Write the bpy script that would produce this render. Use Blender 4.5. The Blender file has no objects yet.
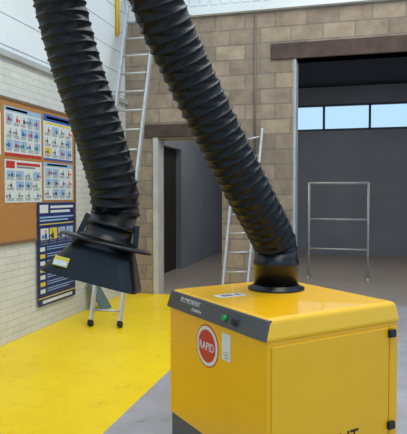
import bpy, bmesh, math, random
from mathutils import Vector, Matrix
random.seed(4)
S=bpy.context.scene
S.view_settings.view_transform='Standard'
def lin(c):
    return tuple(((v/255)/12.92 if v/255<=.04045 else ((v/255+.055)/1.055)**2.4) for v in c)+(1,)
# ---------------- materials ----------------
def mat(name,rgb,rough=.5,metal=0,noise=.0,nscale=8,bump=0,bscale=40,coat=0,emit=0,spec=.5):
    m=bpy.data.materials.new(name); m.use_nodes=True
    nt=m.node_tree; b=nt.nodes['Principled BSDF']
    b.inputs['Roughness'].default_value=rough; b.inputs['Metallic'].default_value=metal
    b.inputs['Coat Weight'].default_value=coat; b.inputs['Specular IOR Level'].default_value=spec
    c=lin(rgb)
    tc=nt.nodes.new('ShaderNodeTexCoord')
    if noise>0:
        n=nt.nodes.new('ShaderNodeTexNoise'); n.inputs['Scale'].default_value=nscale; n.inputs['Detail'].default_value=6
        nt.links.new(tc.outputs['Object'],n.inputs['Vector'])
        r=nt.nodes.new('ShaderNodeValToRGB')
        r.color_ramp.elements[0].position=.3; r.color_ramp.elements[1].position=.7
        r.color_ramp.elements[0].color=tuple(v*(1-noise) for v in c[:3])+(1,)
        r.color_ramp.elements[1].color=tuple(min(1,v*(1+noise*.5)) for v in c[:3])+(1,)
        nt.links.new(n.outputs['Fac'],r.inputs['Fac']); nt.links.new(r.outputs['Color'],b.inputs['Base Color'])
    else: b.inputs['Base Color'].default_value=c
    if bump>0:
        n=nt.nodes.new('ShaderNodeTexNoise'); n.inputs['Scale'].default_value=bscale
        nt.links.new(tc.outputs['Object'],n.inputs['Vector'])
        bp=nt.nodes.new('ShaderNodeBump'); bp.inputs['Strength'].default_value=bump; bp.inputs['Distance'].default_value=.01
        nt.links.new(n.outputs['Fac'],bp.inputs['Height']); nt.links.new(bp.outputs['Normal'],b.inputs['Normal'])
    if emit: b.inputs['Emission Color'].default_value=c; b.inputs['Emission Strength'].default_value=emit
    return m
def brickmat(name,axis,c1,c2,mortar,bw,rh,ms,nscale=3,dirt=.35,rough=.85,bump=.5):
    m=bpy.data.materials.new(name); m.use_nodes=True; nt=m.node_tree; b=nt.nodes['Principled BSDF']
    N=nt.nodes.new; Lk=nt.links.new
    tc=N('ShaderNodeTexCoord'); sp=N('ShaderNodeSeparateXYZ'); cb=N('ShaderNodeCombineXYZ')
    Lk(tc.outputs['Object'],sp.inputs[0]); Lk(sp.outputs[axis],cb.inputs[0]); Lk(sp.outputs[2],cb.inputs[1])
    br=N('ShaderNodeTexBrick'); br.inputs['Scale'].default_value=1; br.inputs['Brick Width'].default_value=bw
    br.inputs['Row Height'].default_value=rh; br.inputs['Mortar Size'].default_value=ms; br.inputs['Mortar Smooth'].default_value=.3
    br.inputs['Color1'].default_value=lin(c1); br.inputs['Color2'].default_value=lin(c2); br.inputs['Mortar'].default_value=lin(mortar)
    Lk(cb.outputs[0],br.inputs['Vector'])
    n=N('ShaderNodeTexNoise'); n.inputs['Scale'].default_value=nscale; n.inputs['Detail'].default_value=8; n.inputs['Roughness'].default_value=.7
    Lk(tc.outputs['Object'],n.inputs['Vector'])
    r=N('ShaderNodeValToRGB'); r.color_ramp.elements[0].position=.3; r.color_ramp.elements[1].position=.65
    r.color_ramp.elements[0].color=(1-dirt,1-dirt,1-dirt,1); r.color_ramp.elements[1].color=(1.0,1.0,1.0,1)
    Lk(n.outputs['Fac'],r.inputs['Fac'])
    mx=N('ShaderNodeMix'); mx.data_type='RGBA'; mx.blend_type='MULTIPLY'; mx.inputs[0].default_value=1
    Lk(br.outputs['Color'],mx.inputs[6]); Lk(r.outputs['Color'],mx.inputs[7]); Lk(mx.outputs[2],b.inputs['Base Color'])
    b.inputs['Roughness'].default_value=rough
    bp=N('ShaderNodeBump'); bp.invert=True; bp.inputs['Strength'].default_value=bump; bp.inputs['Distance'].default_value=.01
    Lk(br.outputs['Fac'],bp.inputs['Height']); Lk(bp.outputs['Normal'],b.inputs['Normal'])
    return m
M={}
M['yellow']=mat('yellow_powder_coat',(255,184,0),.38,0,.05,2,.04,300,coat=.15)
M['yellow_lid']=mat('yellow_lid',(255,190,4),.3,0,.04,2,.04,300,coat=.3)
M['dgrey']=mat('dark_grey_panel',(80,81,83),.45,0,.1,6)
M['base']=mat('grey_plinth',(85,85,88),.5,0,.1,6)
M['black']=mat('black_plastic',(22,22,24),.35,0,.15,10)
M['rubber']=mat('rubber',(25,25,25),.7)
M['hose']=mat('black_hose_fabric',(10,10,11),.42,0,.35,25,.3,90,spec=.3)
M['collar']=mat('black_painted_steel',(9,9,10),.32,0,.2,10,coat=.08,spec=.4)
M['red']=mat('sticker_red',(200,30,38),.4)
M['white']=mat('sticker_white',(225,225,220),.5,0,.04,20)
M['offwhite']=mat('panel_text',(205,205,200),.5)
M['green']=mat('green_lamp',(30,150,70),.3)
M['knob']=mat('knob_black',(12,12,12),.3)
M['textblack']=mat('lettering_black',(25,22,20),.5)
M['alu']=mat('aluminium',(196,197,197),.4,.3,.15,12)
M['railmetal']=mat('pale_painted_tube',(180,182,176),.45,.2,.1,10)
M['whiteclad']=mat('white_cladding',(228,231,230),.5,0,.08,1.5)
M['ledge']=mat('ledge_grey',(175,177,176),.6,0,.15,3)
M['whiteframe']=mat('white_door_frame',(195,193,187),.6,0,.15,4)
M['wood']=mat('dark_timber',(84,66,56),.8,0,.35,5,.3,30)
M['cork']=mat('cork_board',(180,124,68),.85,0,.12,30)
M['frame']=mat('board_frame',(120,95,70),.6)
M['room2wall']=mat('grey_plaster',(132,137,143),.85,0,.12,1.2)
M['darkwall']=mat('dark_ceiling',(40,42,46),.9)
M['darkdoor']=mat('dark_door',(40,30,26),.7,0,.2,4)
M['winframe']=mat('window_frame',(60,66,74),.5)
M['conduit']=mat('grey_conduit',(120,112,102),.6)
M['yellowpipe']=mat('yellow_pipe',(225,185,25),.5)
M['greensign']=mat('green_board',(96,116,108),.6,0,.15,10)
M['navy']=mat('poster_navy',(30,45,100),.45)
M['pblue']=mat('poster_blue',(50,90,165),.5)
M['pred']=mat('poster_red',(190,50,45),.5)
M['pgreen']=mat('poster_green',(60,130,90),.5)
M['pgrey']=mat('poster_grey',(120,125,130),.5)
M['ppaper']=mat('poster_paper',(215,218,212),.5)
M['pyellow']=mat('poster_yellow',(225,195,60),.5)
M['pdark']=mat('poster_dark',(60,60,65),.5)
M['pcyan']=mat('poster_pale_blue',(150,180,210),.5)
M['pskin']=mat('poster_tan',(190,150,120),.5)
M['wall_left']=brickmat('painted_brick','Y',(222,220,212),(216,214,207),(196,195,189),.225,.075,.004,2.0,.14,.6,.5)
M['wall_back']=brickmat('concrete_block','X',(182,161,137),(152,134,115),(146,134,121),.45,.222,.011,3.4,.42,.9,.7)
# floor
def floormat():
    m=bpy.data.materials.new('painted_floor'); m.use_nodes=True; nt=m.node_tree; b=nt.nodes['Principled BSDF']
    N=nt.nodes.new; Lk=nt.links.new
    tc=N('ShaderNodeTexCoord'); sp=N('ShaderNodeSeparateXYZ'); Lk(tc.outputs['Object'],sp.inputs[0])
    def noise(sc,d=8,r=.6):
        n=N('ShaderNodeTexNoise'); n.inputs['Scale'].default_value=sc; n.inputs['Detail'].default_value=d; n.inputs['Roughness'].default_value=r
        Lk(tc.outputs['Object'],n.inputs['Vector']); return n
    def ramp(src,p0,c0,p1,c1):
        r=N('ShaderNodeValToRGB'); r.color_ramp.elements[0].position=p0; r.color_ramp.elements[1].position=p1
        r.color_ramp.elements[0].color=c0; r.color_ramp.elements[1].color=c1; Lk(src,r.inputs['Fac']); return r
    n1=noise(1.3); n2=noise(9,8,.7); n3=noise(2.6,12,.78)
    grey=ramp(n1.outputs['Fac'],.3,lin((150,147,150)),.7,lin((180,177,181)))
    yel=ramp(n1.outputs['Fac'],.3,lin((246,204,0)),.7,lin((255,220,4)))
    dust=ramp(n2.outputs['Fac'],.3,lin((132,122,114)),.7,lin((168,158,148)))
    def math_(op,a,v=None,b2=None):
        q=N('ShaderNodeMath'); q.operation=op; Lk(a,q.inputs[0])
        if b2 is not None: Lk(b2,q.inputs[1])
        elif v is not None: q.inputs[1].default_value=v
        return q.outputs[0]
    inY=math_('LESS_THAN',sp.outputs['X'],-1.56); back=math_('GREATER_THAN',sp.outputs['Y'],8.25)
    def mix(f,a,b2,bt='MIX'):
        q=N('ShaderNodeMix'); q.data_type='RGBA'; q.blend_type=bt
        if isinstance(f,float): q.inputs[0].default_value=f
        else: Lk(f,q.inputs[0])
        Lk(a,q.inputs[6]); Lk(b2,q.inputs[7]); return q.outputs[2]
    c=mix(inY,grey.outputs[0],yel.outputs[0])
    scu=ramp(n3.outputs['Fac'],.32,(.55,.51,.45,1),.40,(1,1,1,1))
    c=mix(1.0,c,scu.outputs[0],'MULTIPLY')
    sp2=ramp(n2.outputs['Fac'],.3,(.88,.86,.83,1),.48,(1,1,1,1))
    c=mix(1.0,c,sp2.outputs[0],'MULTIPLY')
    c=mix(back,c,dust.outputs[0])
    Lk(c,b.inputs['Base Color'])
    rr=ramp(n2.outputs['Fac'],.3,(.28,.28,.28,1),.7,(.46,.46,.46,1)); Lk(rr.outputs[0],b.inputs['Roughness'])
    b.inputs['Specular IOR Level'].default_value=.35
    bp=N('ShaderNodeBump'); bp.inputs['Strength'].default_value=.12; bp.inputs['Distance'].default_value=.005
    Lk(n2.outputs['Fac'],bp.inputs['Height']); Lk(bp.outputs['Normal'],b.inputs['Normal'])
    return m
M['floor']=floormat()
# ---------------- helpers ----------------
def newobj(name,bm,mats,parent=None,smooth=False,label=None,cat=None,kind=None,bevel=0,group=None,local=False):
    me=bpy.data.meshes.new(name); bm.to_mesh(me); bm.free()
    for k in (mats if isinstance(mats,(list,tuple)) else [mats]): me.materials.append(M[k])
    if smooth:
        for p in me.polygons: p.use_smooth=True
    o=bpy.data.objects.new(name,me); S.collection.objects.link(o)
    if bevel:
        b=o.modifiers.new('bev','BEVEL'); b.width=bevel; b.segments=3; b.limit_method='ANGLE'; b.angle_limit=math.radians(40)
    if parent:
        o.parent=parent
        if not local:
            bpy.context.view_layer.update()
            o.matrix_parent_inverse=parent.matrix_world.inverted()
    if label: o['label']=label
    if cat: o['category']=cat
    if kind: o['kind']=kind
    if group: o['group']=group
    return o
def bbox(bm,x0,x1,y0,y1,z0,z1,mi=0,mtx=None):
    v=[bm.verts.new(((x0,x1)[i&1],(y0,y1)[(i>>1)&1],(z0,z1)[i>>2])) for i in range(8)]
    if mtx:
        for q in v: q.co=mtx@q.co
    for f in [(0,2,3,1),(4,5,7,6),(0,1,5,4),(2,6,7,3),(0,4,6,2),(1,3,7,5)]:
        fc=bm.faces.new([v[i] for i in f]); fc.material_index=mi
def box(name,x0,x1,y0,y1,z0,z1,m,**k):
    bm=bmesh.new(); bbox(bm,x0,x1,y0,y1,z0,z1); return newobj(name,bm,m,**k)
def frame(d):
    d=Vector(d).normalized(); a=Vector((0,0,1)) if abs(d.z)<.9 else Vector((1,0,0))
    u=d.cross(a).normalized(); return u,d.cross(u).normalized()
def lathe(bm,prof,org,axis,n=48,mi=0,caps=True):
    """prof list of (r,h) along axis"""
    axis=Vector(axis).normalized(); u,w=frame(axis); org=Vector(org); rings=[]
    for r,h in prof:
        rings.append([bm.verts.new(org+axis*h+(u*math.cos(2*math.pi*i/n)+w*math.sin(2*math.pi*i/n))*r) for i in range(n)])
    for a,b in zip(rings,rings[1:]):
        for i in range(n):
            f=bm.faces.new((a[i],a[(i+1)%n],b[(i+1)%n],b[i])); f.material_index=mi; f.smooth=True
    if caps:
        f=bm.faces.new(rings[0]); f.material_index=mi
        f=bm.faces.new(rings[-1]); f.material_index=mi
def cyl(name,p0,p1,r,m,n=20,**k):
    bm=bmesh.new(); p0=Vector(p0); p1=Vector(p1); lathe(bm,[(r,0),(r,(p1-p0).length)],p0,p1-p0,n)
    bmesh.ops.recalc_face_normals(bm,faces=bm.faces); return newobj(name,bm,m,**k)
def lathe_obj(name,prof,org,axis,m,n=48,**k):
    bm=bmesh.new(); lathe(bm,prof,org,axis,n); bmesh.ops.recalc_face_normals(bm,faces=bm.faces); return newobj(name,bm,m,**k)
def beam(bm,p0,p1,w,d,side):
    """rectangular bar p0->p1, w along side dir, d other"""
    p0=Vector(p0);p1=Vector(p1);a=(p1-p0).normalized();s=Vector(side);s=(s-a*s.dot(a)).normalized();t=a.cross(s)
    v=[]
    for p in (p0,p1):
        for i,j in ((-1,-1),(1,-1),(1,1),(-1,1)): v.append(bm.verts.new(p+s*i*w/2+t*j*d/2))
    for f in [(0,1,2,3),(7,6,5,4),(0,4,5,1),(1,5,6,2),(2,6,7,3),(3,7,4,0)]: bm.faces.new([v[i] for i in f])
    bmesh.ops.recalc_face_normals(bm,faces=bm.faces)
def text(name,body,size,loc,rot,m,parent,ext=.0015,align='LEFT',sx=1,label=None):
    cu=bpy.data.curves.new(name,'FONT'); cu.body=body; cu.size=size; cu.extrude=ext; cu.align_x=align; cu.resolution_u=3
    t=bpy.data.objects.new('tmp',cu); S.collection.objects.link(t); bpy.context.view_layer.update()
    me=bpy.data.meshes.new_from_object(t.evaluated_get(bpy.context.evaluated_depsgraph_get()))
    bpy.data.objects.remove(t); bpy.data.curves.remove(cu)
    me.materials.clear(); me.materials.append(M[m])
    for v in me.vertices: v.co.x*=sx
    o=bpy.data.objects.new(name,me); S.collection.objects.link(o); o.location=loc; o.rotation_euler=rot
    if parent: o.parent=parent
    if label: o['label']=label
    return o
# ---------------- structure ----------------
YB=8.25
box('floor',-7,6,-2,16,-.1,0,'floor',kind='structure')
bm=bmesh.new(); bbox(bm,-3.8,-3.48,-1,YB+.001,0,2.97)
newobj('wall_left',bm,'wall_left',kind='structure')
bm=bmesh.new(); bbox(bm,-3.8,-3.50,-1,YB,2.97,6)
for i in range(9):
    z=3.1+i*.32; bbox(bm,-3.5,-3.488,-1,YB,z,z+.305)
newobj('wall_left_upper',bm,'whiteclad',kind='structure')
box('trim_1',-3.6,-3.43,-1,YB,2.96,3.03,'ledge',kind='structure',bevel=.01)
# back wall
bm=bmesh.new()
def wb(x0,x1,z0,z1): bbox(bm,x0,x1,YB,YB+.3,z0,z1)
wb(-3.8,-2.95,0,4.25); wb(-2.95,-1.92,2.42,4.25); wb(-1.92,-.83,0,4.25); wb(-.83,4.2,3.52,4.25); wb(4.2,6,0,4.25)
newobj('wall_back',bm,'wall_back',kind='structure')
bm=bmesh.new(); bbox(bm,-3.8,6,YB+.02,YB+.3,4.25,6.2)
i=0; x=-2.9
while x<6: bbox(bm,x,x+.11,YB-.008,YB+.02,4.4,6.2); x+=.16
newobj('wall_back_upper',bm,'whiteclad',kind='structure')
box('trim_2',-2.95,6,YB-.08,YB+.02,4.24,4.36,'whiteclad',kind='structure')
box('trim_3',-1.19,4.4,YB-.03,YB+.32,3.52,3.75,'wood',kind='structure',bevel=.01)
box('trim_4',-3.15,-1.75,YB-.03,YB+.32,2.44,2.64,'wood',kind='structure',bevel=.01)
box('trim_5',-3.02,-2.94,YB-.02,YB+.25,0,2.44,'whiteframe',kind='structure',bevel=.004)
box('trim_6',-.86,-.82,YB-.01,YB+.31,0,3.52,'ledge',kind='structure',bevel=.004)
# yellow pipe fixed to the wall
cyl('wall_pipe',(-3.455,7.9,3.95),(-3.455,7.9,5.4),.03,'yellowpipe',kind='structure')
# room beyond
bm=bmesh.new(); bbox(bm,-3.8,-3.48,YB+.3,9.86,0,4.4); bbox(bm,-3.8,-3.48,9.86,11.2,2.49,4.4); bbox(bm,-3.8,-3.48,11.2,15.2,0,4.4)
newobj('wall_left_beyond',bm,'room2wall',kind='structure')
box('door_1',-3.75,-3.6,9.86,11.2,0,2.49,'darkdoor',kind='structure')
bm=bmesh.new(); bbox(bm,-3.8,6,15,15.2,0,3.25); bbox(bm,-3.8,6,15,15.2,3.87,4.6); bbox(bm,-3.8,-3.0,15,15.2,3.25,3.87); bbox(bm,5,6,15,15.2,3.25,3.87)
newobj('wall_far',bm,'room2wall',kind='structure')
box('wall_right_beyond',6,6.2,YB+.3,15.2,0,4.6,'room2wall',kind='structure')
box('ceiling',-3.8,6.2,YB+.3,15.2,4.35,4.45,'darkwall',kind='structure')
bm=bmesh.new()
bbox(bm,-3,5,14.98,15.05,3.22,3.27); bbox(bm,-3,5,14.98,15.05,3.85,3.9)
x=-3.07
while x<5: bbox(bm,x-.03,x+.03,14.98,15.05,3.25,3.87); x+=1.15
newobj('window_1',bm,'winframe',kind='structure')
# ---------------- ladders ----------------
def ladder(l0,l1,r0,r1,label,n,rw=.03,rd=.075,feet=True):
    l0,l1,r0,r1=map(Vector,(l0,l1,r0,r1))
    e=bpy.data.objects.new('ladder',None); S.collection.objects.link(e); e.location=(l0+r0)/2
    e['label']=label; e['category']='ladder'
    side=(r0-l0)
    for a,b in ((l0,l1),(r0,r1)):
        bm=bmesh.new(); beam(bm,a,b,rw,rd,side); newobj('rail',bm,'alu',parent=e)
    for i in range(n):
        t=(i+.6)/n; cyl('rung',l0.lerp(l1,t),r0.lerp(r1,t),.014,'alu',12,parent=e)
    if feet:
        for a,b in ((l0,l1),(r0,r1)):
            d=(b-a).normalized(); bm=bmesh.new(); beam(bm,a-d*.0+Vector((0,0,.0)),a+d*.06,rw+.016,rd+.012,side); newobj('foot',bm,'rubber',parent=e)
ladder((-2.98,5.97,.015),(-3.36,8.2,4.8),(-2.62,6.0,.015),(-2.90,8.2,4.8),'tall aluminium ladder leaning in the corner by the doorway',17)
ladder((-1.80,7.7,.015),(-1.68,8.2,2.45),(-1.45,7.72,.015),(-1.30,8.2,2.52),'aluminium ladder leaning on the block wall beside the doorway',9)
# ---------------- conduit ----------------
e=cyl('conduit',(-1.42,YB-.018,2.0),(-1.42,YB-.018,4.2),.016,'conduit',label='thin grey cable conduit fixed to the block wall',cat='conduit')
bm=bmesh.new(); beam(bm,(-3.22,6.95,.0),(-3.44,6.95,.36),.28,.02,(0,1,0)); newobj('board',bm,'greensign',label='small grey-green metal board leaning against the white wall',cat='board')
# ---------------- notice board and posters ----------------
XW=-3.48
nb=box('notice_board',XW,XW+.02,3.6,6.52,1.05,2.54,'cork',label='brown cork notice board fixed to white brick wall',cat='notice board')
bm=bmesh.new()
for a in ((3.58,6.54,1.03,1.06),(3.58,6.54,2.53,2.56),(3.56,3.6,1.03,2.56),(6.51,6.54,1.03,2.56)): bbox(bm,XW,XW+.03,*a)
newobj('board_frame',bm,'frame',parent=nb)
PM=['ppaper','pblue','pred','pgreen','pgrey','pyellow','pdark','pcyan','navy','pskin']
def poly(bm,x,pts,c):
    f=bm.faces.new([bm.verts.new((x,y,z)) for y,z in pts]); f.material_index=PM.index(c)
    if f.normal.x<0: f.normal_flip()
def pictos(bm,x,y0,y1,z0,z1,cols,rows,u0,u1,v0,v1,panels,figs):
    """grid of picture cells: tinted panel, small figure (head+body+arm), caption lines"""
    W=y1-y0;H=z1-z0
    cw=(u1-u0)*W/cols; ch=(v1-v0)*H/rows
    for i in range(cols):
        for j in range(rows):
            a=y0+u0*W+i*cw+cw*.06; b=a+cw*.88; t=z1-v0*H-j*ch-ch*.05; m=t-ch*.62
            poly(bm,x,[(a,m),(b,m),(b,t),(a,t)],random.choice(panels))
            k=random.choice(figs); cx=(a+b)/2+random.uniform(-.15,.15)*cw; hr=ch*.1
            cy=t-ch*.16
            poly(bm,x+.0006,[(cx+hr*math.cos(q*math.pi/5),cy+hr*math.sin(q*math.pi/5)) for q in range(10)],'pskin')
            poly(bm,x+.0006,[(cx-hr*1.5,m+ch*.03),(cx+hr*1.7,m+ch*.03),(cx+hr*1.1,cy-hr*1.1),(cx-hr*1.0,cy-hr*1.1)],k)
            s=random.choice((-1,1))
            poly(bm,x+.0007,[(cx,cy-hr*1.6),(cx+s*cw*.3,cy-hr*2.4),(cx+s*cw*.3,cy-hr*3.1),(cx,cy-hr*2.5)],k)
            poly(bm,x+.0007,[(cx+s*cw*.26,m+ch*.05),(cx+s*cw*.40,m+ch*.05),(cx+s*cw*.40,m+ch*.25),(cx+s*cw*.26,m+ch*.25)],random.choice(['pred','pyellow','pdark','pblue']))
            for l in range(2):
                zz=m-ch*(.06+l*.13); poly(bm,x,[(a,zz-ch*.055),(a+(b-a)*random.uniform(.6,1),zz-ch*.055),(a+(b-a)*.9,zz),(a,zz)],'pgrey')
def poster(y0,y1,z0,z1,bg,blocks,label,x=XW+.021,pg=None):
    bm=bmesh.new(); bbox(bm,x,x+.004,y0,y1,z0,z1,PM.index(bg))
    W=y1-y0;H=z1-z0
    for (u0,u1,v0,v1,c) in blocks:   # u left->right (near->far), v top->bottom
        bbox(bm,x+.004,x+.0055,y0+u0*W,y0+u1*W,z1-v1*H,z1-v0*H,PM.index(c))
    for g in (pg or []): pictos(bm,x+.006,y0,y1,z0,z1,*g)
    return newobj('poster',bm,PM,label=label,cat='poster')
pan=['ppaper','pcyan','ppaper','pcyan','pyellow']; fg=['pblue','pgreen','pred','pdark','pgrey','pblue']
poster(5.03,5.73,1.96,2.47,'ppaper',[(0,1,0,.1,'pcyan'),(.05,.6,.025,.075,'pdark'),(0,1,.94,1,'pred')],'white safety poster with small pictures and red lower edge',pg=[(5,3,.03,.97,.13,.92,['pcyan','ppaper','pcyan'],fg)])
poster(5.78,6.46,1.96,2.49,'ppaper',[(0,1,0,.15,'pblue'),(.1,.9,.04,.10,'ppaper'),(.05,.95,.17,.21,'pyellow'),(0,1,.96,1,'pblue')],'white poster with blue heading and grid of pictograms',pg=[(4,3,.03,.97,.24,.95,pan,fg)])
poster(5.03,5.73,1.47,1.92,'ppaper',[(.03,.25,.03,.2,'pred'),(.3,.95,.05,.12,'pred'),(.3,.8,.14,.18,'pgrey')],'white poster with red heading block',pg=[(4,3,.03,.97,.24,.97,['pcyan','ppaper'],['pgrey','pdark','pgreen','pblue'])])
poster(5.78,6.46,1.49,1.93,'ppaper',[(0,1,0,.11,'pcyan'),(.1,.8,.03,.08,'pblue')],'pale poster with rows of drawings',pg=[(4,3,.03,.97,.14,.97,['pcyan','pcyan','ppaper'],['pgrey','pdark','pred','pblue'])])
poster(4.2,4.97,1.96,2.47,'ppaper',[(0,1,0,.15,'pgreen')],'white poster with green heading',pg=[(4,3,.03,.97,.2,.95,pan,fg)])
bl=[(.05,.26,.02,.10,'ppaper'),(.32,.95,.03,.055,'ppaper'),(.32,.85,.075,.10,'ppaper'),
(.05,.95,.135,.15,'pcyan'),(.05,.8,.165,.18,'pcyan'),(.05,.95,.205,.215,'pyellow')]
for j in range(7): bl+= [(.05,.17,.43+j*.068,.47+j*.068,'pyellow' if j%2 else 'ppaper'),(.22,.95,.43+j*.068,.438+j*.068,'pcyan'),(.22,.8,.453+j*.068,.461+j*.068,'pcyan')]
bl+=[(.0,1,.92,.93,'pyellow'),(.1,.9,.95,.98,'ppaper')]
poster(5.62,6.49,.27,1.46,'navy',bl,'tall navy blue safety poster with white and yellow panels',x=XW+.031,pg=[(4,1,.05,.95,.24,.42,['ppaper','pyellow','pcyan'],['pdark','pblue','pred'])])
# ---------------- rack in far room ----------------
e=bpy.data.objects.new('rail_frame',None); S.collection.objects.link(e); e.location=(-.28,10.6,0)
e['label']='pale metal tube frame standing on the floor beyond the opening'; e['category']='metal rack'
for x in (-.80,.26): cyl('post',(x,10.6,0),(x,10.6,1.78),.022,'railmetal',parent=e)
for z in (1.765,1.1,.55): cyl('crossbar',(-.8,10.6,z),(.26,10.6,z),.017 if z<1.7 else .024,'railmetal',parent=e)
for x in (-.80,.26): cyl('base_foot',(x,10.3,.022),(x,10.95,.022),.022,'railmetal',parent=e)
# ---------------- fume extractor ----------------
A=math.radians(45.5)
u=bpy.data.objects.new('fume_extractor',None); S.collection.objects.link(u); u.location=(-.36,2.44,0); u.rotation_euler=(0,0,A)
u['label']='yellow mobile fume extractor with long black corrugated hose'; u['category']='fume extractor'
bpy.context.view_layer.update()
W,Dp=.84,.95
K=dict(parent=u,local=True)
box('body',0,W,0,Dp,.27,.9,'yellow',bevel=.012,**K)
box('plinth',.008,W-.008,.008,Dp-.008,.12,.27,'base',bevel=.006,label='dark grey plinth',**K)
bm=bmesh.new(); bbox(bm,-.012,W+.015,-.012,Dp+.01,.893,1.0)
for v in bm.verts:
    if v.co.z>.95:
        v.co.x+= .022 if v.co.x<.4 else -.02
        v.co.y+= .018 if v.co.y<.4 else -.02
newobj('lid',bm,'yellow_lid',bevel=.022,**K)
bm=bmesh.new()
vs=[(-.022,-.0,.9),(-.022,Dp-.0,.9),(.004,Dp-.01,.992),(.004,.006,.992)]
f=[bm.verts.new(v) for v in vs]; g=[bm.verts.new((v[0]+.03,v[1],v[2])) for v in vs]
bm.faces.new(f[::-1]); bm.faces.new(g)
for i in range(4): bm.faces.new((f[i],f[(i+1)%4],g[(i+1)%4],g[i]))
bmesh.ops.recalc_face_normals(bm,faces=bm.faces)
cp=newobj('control_panel',bm,'dgrey',bevel=.006,label='dark grey control strip',**K)
def pp(y,z): return (-.022+(z-.9)*.2826-.002,y,z)
tilt=math.atan(.2826); nrm=Vector((-1,0,.2826)).normalized()
for nm,y,z,r,m in (('indicator_lamp',.325,.945,.016,'green'),('switch',.235,.945,.020,'knob')):
    k=lathe_obj(nm,[(r,0),(r,.012),(r*.8,.018)],Vector(pp(y,z)),nrm,m,24,parent=cp,local=True)
lathe_obj('switch_ring',[(.025,0),(.025,.005)],Vector(pp(.235,.945)),nrm,'base',24,parent=cp,local=True)
R_=(math.pi/2-tilt,0,-math.pi/2)
text('lettering','PLYMOVENT',.038,pp(.80,.952),R_,'offwhite',cp)
text('lettering','MobilePro',.024,pp(.66,.924),R_,'offwhite',cp)
dr=box('side_door',.02,W-.075,-.008,.001,.29,.875,'yellow',bevel=.004,**K)
box('side_strip',W-.065,W-.008,-.006,.001,.29,.875,'yellow',bevel=.003,**K)
for z in (.845,.37):
    bm=bmesh.new(); bbox(bm,W-.085,W-.04,-.028,-.006,z-.02,z+.02); newobj('latch',bm,'black',parent=dr,local=True,bevel=.005,label='black latch')
text('lettering','PLYMOVENT',.125,(.0,-.0085,.315),(math.pi/2,0,0),'textblack',dr,sx=.78)
def disc(name,y,z,r,xoff,m,parent):
    bm=bmesh.new(); lathe(bm,[(r,0),(r,.0015)],(xoff,y,z),(-1,0,0),48); bmesh.ops.recalc_face_normals(bm,faces=bm.faces)
    return newobj(name,bm,m,parent=parent,local=True)
st=disc('round_sticker',.52,.762,.112,0,'red',u)
disc('sticker_ring',.52,.762,.105,-.0012,'white',st)
disc('sticker_centre',.52,.762,.086,-.0024,'red',st)
text('lettering','RAPID',.062,(-.0045,.52,.740),(math.pi/2,0,-math.pi/2),'white',st,align='CENTER',ext=.001,sx=.88)
bm=bmesh.new(); bbox(bm,-.002,0,.30,.375,.73,.865,0)
for i in range(3): bbox(bm,-.003,-.002,.315,.36-random.random()*.02,.742+i*.014,.745+i*.014,1)
newobj('rating_label',bm,['white','pgrey'],parent=u,local=True,label='small white rating label')
bm=bmesh.new(); bbox(bm,.10,.27,.55,.63,.9995,1.0015,0); bbox(bm,.13,.2,.565,.61,1.0015,1.002,1); bbox(bm,.22,.25,.565,.61,1.0015,1.002,1)
newobj('top_label',bm,['white','pgrey'],parent=u,local=True,label='white label stuck on the lid')
for x in (.1,W-.1):
    for y in (.1,Dp-.1):
        c=cyl('castor',(x-.02,y,.055),(x+.02,y,.055),.055,'rubber',24,parent=u,local=True)
        box('castor_fork',x-.028,x+.028,y-.03,y+.03,.09,.122,'base',parent=c,local=True)
IN=Vector((-.435,3.27,0))
lathe_obj('inlet_flange',[(.165,0),(.165,.012),(.135,.016),(.135,.03)],IN+Vector((0,0,.999)),(0,0,1),'collar',64,parent=u)
lathe_obj('inlet_collar',[(.128,0),(.128,.13),(.134,.135),(.134,.155),(.128,.16),(.126,.22)],IN+Vector((0,0,1.01)),(0,0,1),'collar',64,parent=u)
# hose path
pts=[(-.435,3.27,1.17),(-.44,3.26,1.26),(-.475,3.18,1.37),(-.57,3.01,1.60),(-.70,2.83,1.91),(-.82,2.66,2.21),(-.895,2.50,2.45),(-.99,2.30,2.85),(-1.10,2.15,3.25),(-1.28,2.10,3.5),(-1.44,2.2,3.35),(-1.43,2.33,2.95),(-1.38,2.46,2.49),(-1.33,2.52,2.21),(-1.255,2.58,1.92),(-1.195,2.65,1.63),(-1.19,2.68,1.49),(-1.19,2.68,1.44)]
pts=[Vector(p) for p in pts]
def cr(p0,p1,p2,p3,t): return .5*((2*p1)+(-p0+p2)*t+(2*p0-5*p1+4*p2-p3)*t*t+(-p0+3*p1-3*p2+p3)*t**3)
dense=[]
for i in range(len(pts)-1):
    a=pts[max(i-1,0)];b=pts[i];c=pts[i+1];d=pts[min(i+2,len(pts)-1)]
    for j in range(40): dense.append(cr(a,b,c,d,j/40))
dense.append(pts[-1])
cum=[0]
for a,b in zip(dense,dense[1:]): cum.append(cum[-1]+(b-a).length)
Ltot=cum[-1]; pitch=.05; per=12; step=pitch/per; n=int(Ltot/step); NA=120
bm=bmesh.new(); prev=None; k=0; nv=None
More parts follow.
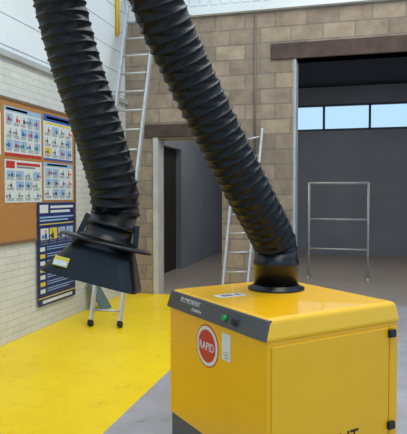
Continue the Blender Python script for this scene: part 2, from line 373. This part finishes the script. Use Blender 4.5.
for i in range(n+1):
    s=i*Ltot/n
    while k<len(cum)-2 and cum[k+1]<s: k+=1
    t=(s-cum[k])/max(1e-9,cum[k+1]-cum[k]); p=dense[k].lerp(dense[k+1],t)
    k0=max(0,k-6);k1=min(len(dense)-1,k+7); tg=(dense[k1]-dense[k0]).normalized()
    if nv is None: nv=frame(tg)[0]
    nv=(nv-tg*nv.dot(tg)).normalized(); bv=tg.cross(nv)
    ring=[]
    for j in range(NA):
        th=2*math.pi*j/NA
        ph=(s/pitch + j/NA); fr=ph%1
        wire=math.exp(-((min(fr,1-fr))/.11)**2)
        env=math.sin(math.pi*fr)
        # buckled fabric between wires: slanted pleats alternating direction each turn
        q=6*th+ (1 if int(ph)%2 else -1)*(fr-.5)*5.0 + .8*math.sin(2*th+s*5)
        fold=abs((q/math.pi)%2-1)
        r=.1235+.005*wire-.010*env*(.15+.85*fold)
        ring.append(bm.verts.new(p+(nv*math.cos(th)+bv*math.sin(th))*r))
    if prev:
        for j in range(NA):
            f=bm.faces.new((prev[j],prev[(j+1)%NA],ring[(j+1)%NA],ring[j])); f.smooth=True
    prev=ring
newobj('hose',bm,'hose',parent=u,smooth=True,label='black corrugated flexible hose')
# hood, at arm end
Rv=Vector((math.cos(math.radians(15)),math.sin(math.radians(15)),0)); Fv=Vector((-Rv.y,Rv.x,0)); Zv=Vector((0,0,1))
ax=(-Zv*.955-Rv*.25-Fv*.10).normalized()
h0=Vector((-1.19,2.68,1.47))
hood=lathe_obj('extraction_hood',[(.118,-.03),(.118,.07),(.126,.072),(.126,.09),(.118,.092),(.122,.14),(.15,.155),(.15,.16)],h0,ax,'collar',64,parent=u,label='glossy black hood hanging from hose end')
uu=(Rv-ax*Rv.dot(ax)).normalized(); ww=ax.cross(uu)
fl=lathe_obj('hood_flange',[(.12,.158),(.225,.166),(.240,.173),(.240,.180),(.225,.184),(.12,.186)],h0,ax,'collar',64,parent=hood)
bm=bmesh.new()
c1=h0+ax*.178; c3=h0+ax*.365
def loop(c,a,b,rr):
    o=[]
    n=40
    for i in range(n):
        t=2*math.pi*i/n; cx=math.copysign(abs(math.cos(t))**rr,math.cos(t)); sy=math.copysign(abs(math.sin(t))**rr,math.sin(t))
        o.append(bm.verts.new(c+uu*a*cx+ww*b*sy))
    return o
off=-uu*.015
L0=loop(c1,.15,.15,.9); L1=loop(c1+ax*.03,.160,.15,.6); L2=loop(c3+off,.240,.2,.3); L2b=loop(c3+off+ax*.012,.243,.203,.3); L3=loop(c3+off+ax*.012,.230,.19,.3); L4=loop(c1+ax*.035,.15,.14,.6)
for a,b in ((L0,L1),(L1,L2),(L2,L2b),(L2b,L3),(L3,L4)):
    for i in range(40): bm.faces.new((a[i],a[(i+1)%40],b[(i+1)%40],b[i]))
bm.faces.new(L4)
bmesh.ops.recalc_face_normals(bm,faces=bm.faces)
newobj('hood_skirt',bm,'collar',parent=hood,smooth=False)
for sg in (1,-1):
    bm=bmesh.new(); beam(bm,h0+ax*.05+uu*.128*sg,h0+ax*.17+uu*.15*sg,.03,.012,uu); newobj('hood_bracket',bm,'black',parent=hood)
fn=(-ww if (-ww).dot(-Fv)>0 else ww)
a0=c1+ax*.132-uu*.155+fn*.190
du=uu*.036; dv=(ax*.147+fn*.05).normalized()*.024
bm=bmesh.new(); q=[bm.verts.new(a0+x) for x in (-du-dv,du-dv,du+dv,-du+dv)]; bm.faces.new(q)
q=[bm.verts.new(a0+fn*.008+x) for x in (-du*.9-dv*.2,du*.9-dv*.2,du*.9+dv*.8,-du*.9+dv*.8)]; f=bm.faces.new(q); f.material_index=1
o=newobj('hood_label',bm,['pyellow','ppaper'],parent=hood,label='white and yellow warning label')
so=o.modifiers.new('s','SOLIDIFY'); so.thickness=.008; so.offset=0
# ---------------- light ----------------
w=bpy.data.worlds.new('world'); S.world=w; w.use_nodes=True
w.node_tree.nodes['Background'].inputs['Color'].default_value=lin((180,218,250)); w.node_tree.nodes['Background'].inputs['Strength'].default_value=1.12
def area(name,loc,rot,sx,sy,en,col):
    l=bpy.data.lights.new(name,'AREA'); l.shape='RECTANGLE'; l.size=sx; l.size_y=sy; l.energy=en; l.color=col
    o=bpy.data.objects.new(name,l); S.collection.objects.link(o); o.location=loc; o.rotation_euler=[math.radians(a) for a in rot]; return o
area('overhead_fill',(0.5,3.5,6.2),(0,8,0),3,7,290,(1,.91,.76))  # added warm overhead fill for highlights, not an actual roof window
area('beyond_fill',(1,11.5,4.25),(0,0,0),3,2,32,(1,.93,.86))  # added lamp brightening the far room; stands for no real fitting
area('doorway_fill',(-2.3,10.5,4.2),(0,-20,0),1,3,55,(1,.96,.92))  # added fill to lighten the grey interior through the small doorway
# ---------------- camera ----------------
cd=bpy.data.cameras.new('cam'); cam=bpy.data.objects.new('cam',cd); S.collection.objects.link(cam); S.camera=cam
cd.sensor_fit='AUTO'; cd.sensor_width=36; cd.lens=560/434*36; cd.clip_end=100
cam.location=(0,0,1.55); cam.rotation_euler=(math.pi/2-math.atan(22/560),0,math.radians(15))
